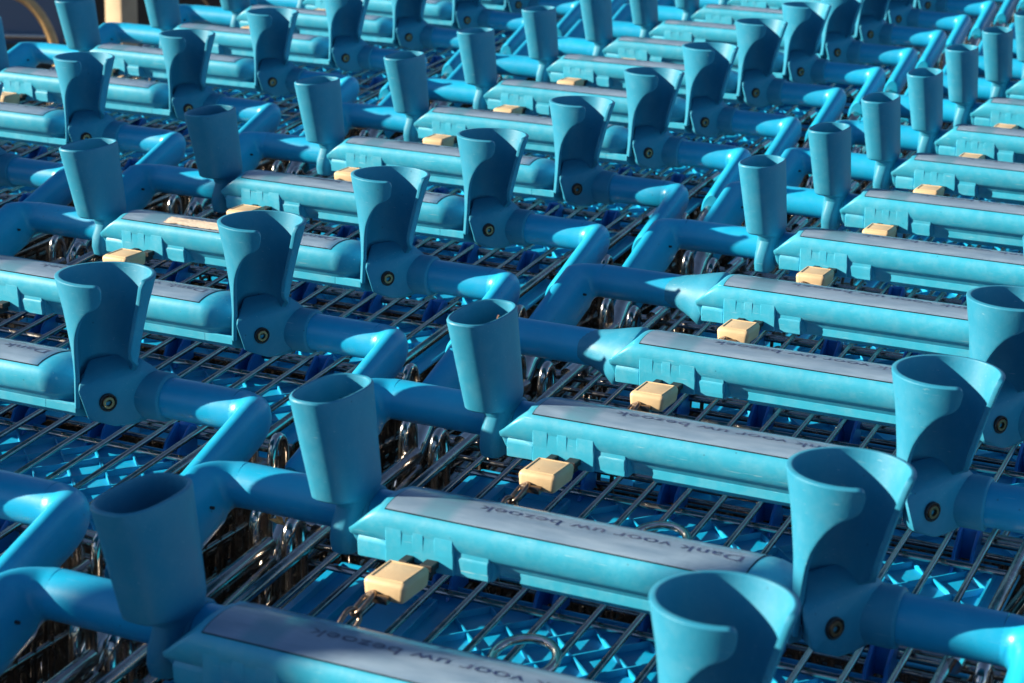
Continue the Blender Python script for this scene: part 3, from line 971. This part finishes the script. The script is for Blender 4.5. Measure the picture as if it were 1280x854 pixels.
for dx in (0.012, -0.75):
    bm = bmesh.new()
    q = hd * dx
    rings = []
    for z_, r in ((0, 0.045), (0.006, 0.045), (0.008, 0.03), (0.008, 0.014)):
        rings.append([Vector((q.x + r * math.cos(2 * PI * j / 20), q.y + r * math.sin(2 * PI * j / 20), z_)) for j in range(20)])
    loft(bm, rings)
    finish(bm, 'foot_plate', gold, hr, 40)

stone = plastic('beige_post_paint', (0.46, 0.36, 0.24), rough=0.75, mottle=0.15, bump=0.2, scale=14, chalk=0.1, chalk_col=(0.5, 0.42, 0.32))
def post(loc, w, h, rot, label):
    pr = bpy.data.objects.new('beige_post', None); C.objects.link(pr)
    pr.location = loc; pr.rotation_euler.z = math.radians(rot)
    bm = bmesh.new()
    add_box(bm, -w, w, -w, w, -0.02, h, 0.006, 2)
    finish(bm, 'square_post', stone, pr, 40)
    box('post_cap', (-w - 0.006, w + 0.006, -w - 0.006, w + 0.006, h, h + 0.018), stone, pr, 0.004, 2)
    pr['label'] = label; pr['category'] = 'post'
post((-3.523, 4.43, 0), 0.036, 1.1, -10, 'square beige painted post standing behind the row of carts')
# two taller posts of the cart bay stand out of view and throw their long shadows across the rows
post((-1.85, -0.742, 0), 0.056, 1.74, 24, 'tall beige post beside the front end of the cart rows')
post((-2.30, 0.261, 0), 0.030, 1.72, 24, 'tall slim beige post beside the row by the hoop railing')

# parked car: side view runs along local x, front to -x, near side at -y
paint, nt_, p_ = new_mat('dark_blue_car_paint')
p_.inputs['Base Color'].default_value = (0.055, 0.12, 0.22, 1)
p_.inputs['Metallic'].default_value = 0.0; p_.inputs['Roughness'].default_value = 0.3
p_.inputs['Coat Weight'].default_value = 1.0; p_.inputs['Coat Roughness'].default_value = 0.03
glass, nt_, p_ = new_mat('car_glass')
p_.inputs['Base Color'].default_value = (0.01, 0.012, 0.014, 1); p_.inputs['Roughness'].default_value = 0.03
car = bpy.data.objects.new('parked_car', None); C.objects.link(car)
car['label'] = 'dark blue parked car with a chrome sill strip behind the hoop railing'; car['category'] = 'car'
sidep = [(-2.10, 0.30), (-2.14, 0.52), (-2.05, 0.70), (-1.10, 0.92), (-0.95, 0.95), (1.55, 0.98), (2.0, 0.93), (2.08, 0.62), (2.05, 0.32), (1.55, 0.27)]
def arch(cx, r=0.36, n=10):
    return [(cx + r * math.cos(PI * i / n), 0.27 + r * math.sin(PI * i / n)) for i in range(n + 1)]
outline = sidep + arch(1.15) + [(0.0, 0.25)] + arch(-1.35) + [(-1.95, 0.27)]
bm = bmesh.new()
rings = []
for y, sc in ((-0.84, 0.985), (-0.875, 1.0), (-0.80, 0.985), (0.80, 0.985), (0.875, 1.0), (0.84, 0.985)):
    rings.append([Vector((x * sc, y, 0.6 + (z - 0.6) * sc)) for x, z in outline])
loft(bm, rings)
finish(bm, 'body', paint, car, 35)
bm = bmesh.new()
cab = [(-1.05, 0.94), (-0.35, 1.40), (0.2, 1.46), (1.0, 1.40), (1.75, 0.96)]
loft(bm, [[Vector((x, y * (1 - 0.22 * max(0, z - 0.95) / 0.5), z)) for x, z in cab] for y in (-0.80, 0.80)])
finish(bm, 'cabin', paint, car, 30)
for sy in (-1, 1):
    for xa, xb, xc, xd in ((-0.80, -0.25, 0.22, 0.22), (0.28, 0.28, 0.95, 1.40)):
        bm = bmesh.new()
        q = [(xa, 0.99), (xb, 1.36), (xc, 1.40), (xd, 0.99)]
        f = []
        for t_ in (0, 0.006):
            f.append([Vector((x, sy * (0.80 * (1 - 0.22 * max(0, z - 0.95) / 0.5) + t_), z)) for x, z in q])
        loft(bm, f)
        finish(bm, 'side_window', glass, car, 30)
    tube('sill_strip', [(-0.93, sy * 0.868, 0.293), (0.55, sy * 0.868, 0.293), (0.735, sy * 0.868, 0.293)], 0.011, M['chrome'], car, n=10)
    box('door_seam', (0.24, 0.247, min(sy * 0.86, sy * 0.8765), max(sy * 0.86, sy * 0.8765), 0.32, 0.95), M['black'], car)
    box('door_handle', (0.06, 0.20, min(sy * 0.868, sy * 0.895), max(sy * 0.868, sy * 0.895), 0.80, 0.825), M['chrome'], car, 0.006)
    for wx in (1.15, -1.35):
        bm = bmesh.new()
        rings = []
        for yy, r in ((0.66, 0.24), (0.66, 0.29), (0.69, 0.315), (0.83, 0.315), (0.855, 0.29), (0.855, 0.22)):
            rings.append([Vector((wx + r * math.cos(2 * PI * j / 32), sy * yy, 0.315 + r * math.sin(2 * PI * j / 32))) for j in range(32)])
        loft(bm, rings)
        wh = finish(bm, 'wheel', M['black'], car, 40)
        bm = bmesh.new()
        rings = []
        for yy, r in ((0.80, 0.215), (0.858, 0.215), (0.85, 0.19), (0.83, 0.17), (0.845, 0.05)):
            rings.append([Vector((wx + r * math.cos(2 * PI * j / 32), sy * yy, 0.315 + r * math.sin(2 * PI * j / 32))) for j in range(32)])
        loft(bm, rings)
        finish(bm, 'rim', M['chrome'], wh, 40)
# place: sill strip end at its spot, side facing the carts
end_w = Vector((-4.616, 5.485, 0))
ang = math.atan2(hd.y, hd.x)
off = Matrix.Rotation(ang, 3, 'Z') @ Vector((0.735, -0.868, 0))
car.location = end_w - off
car.rotation_euler.z = ang
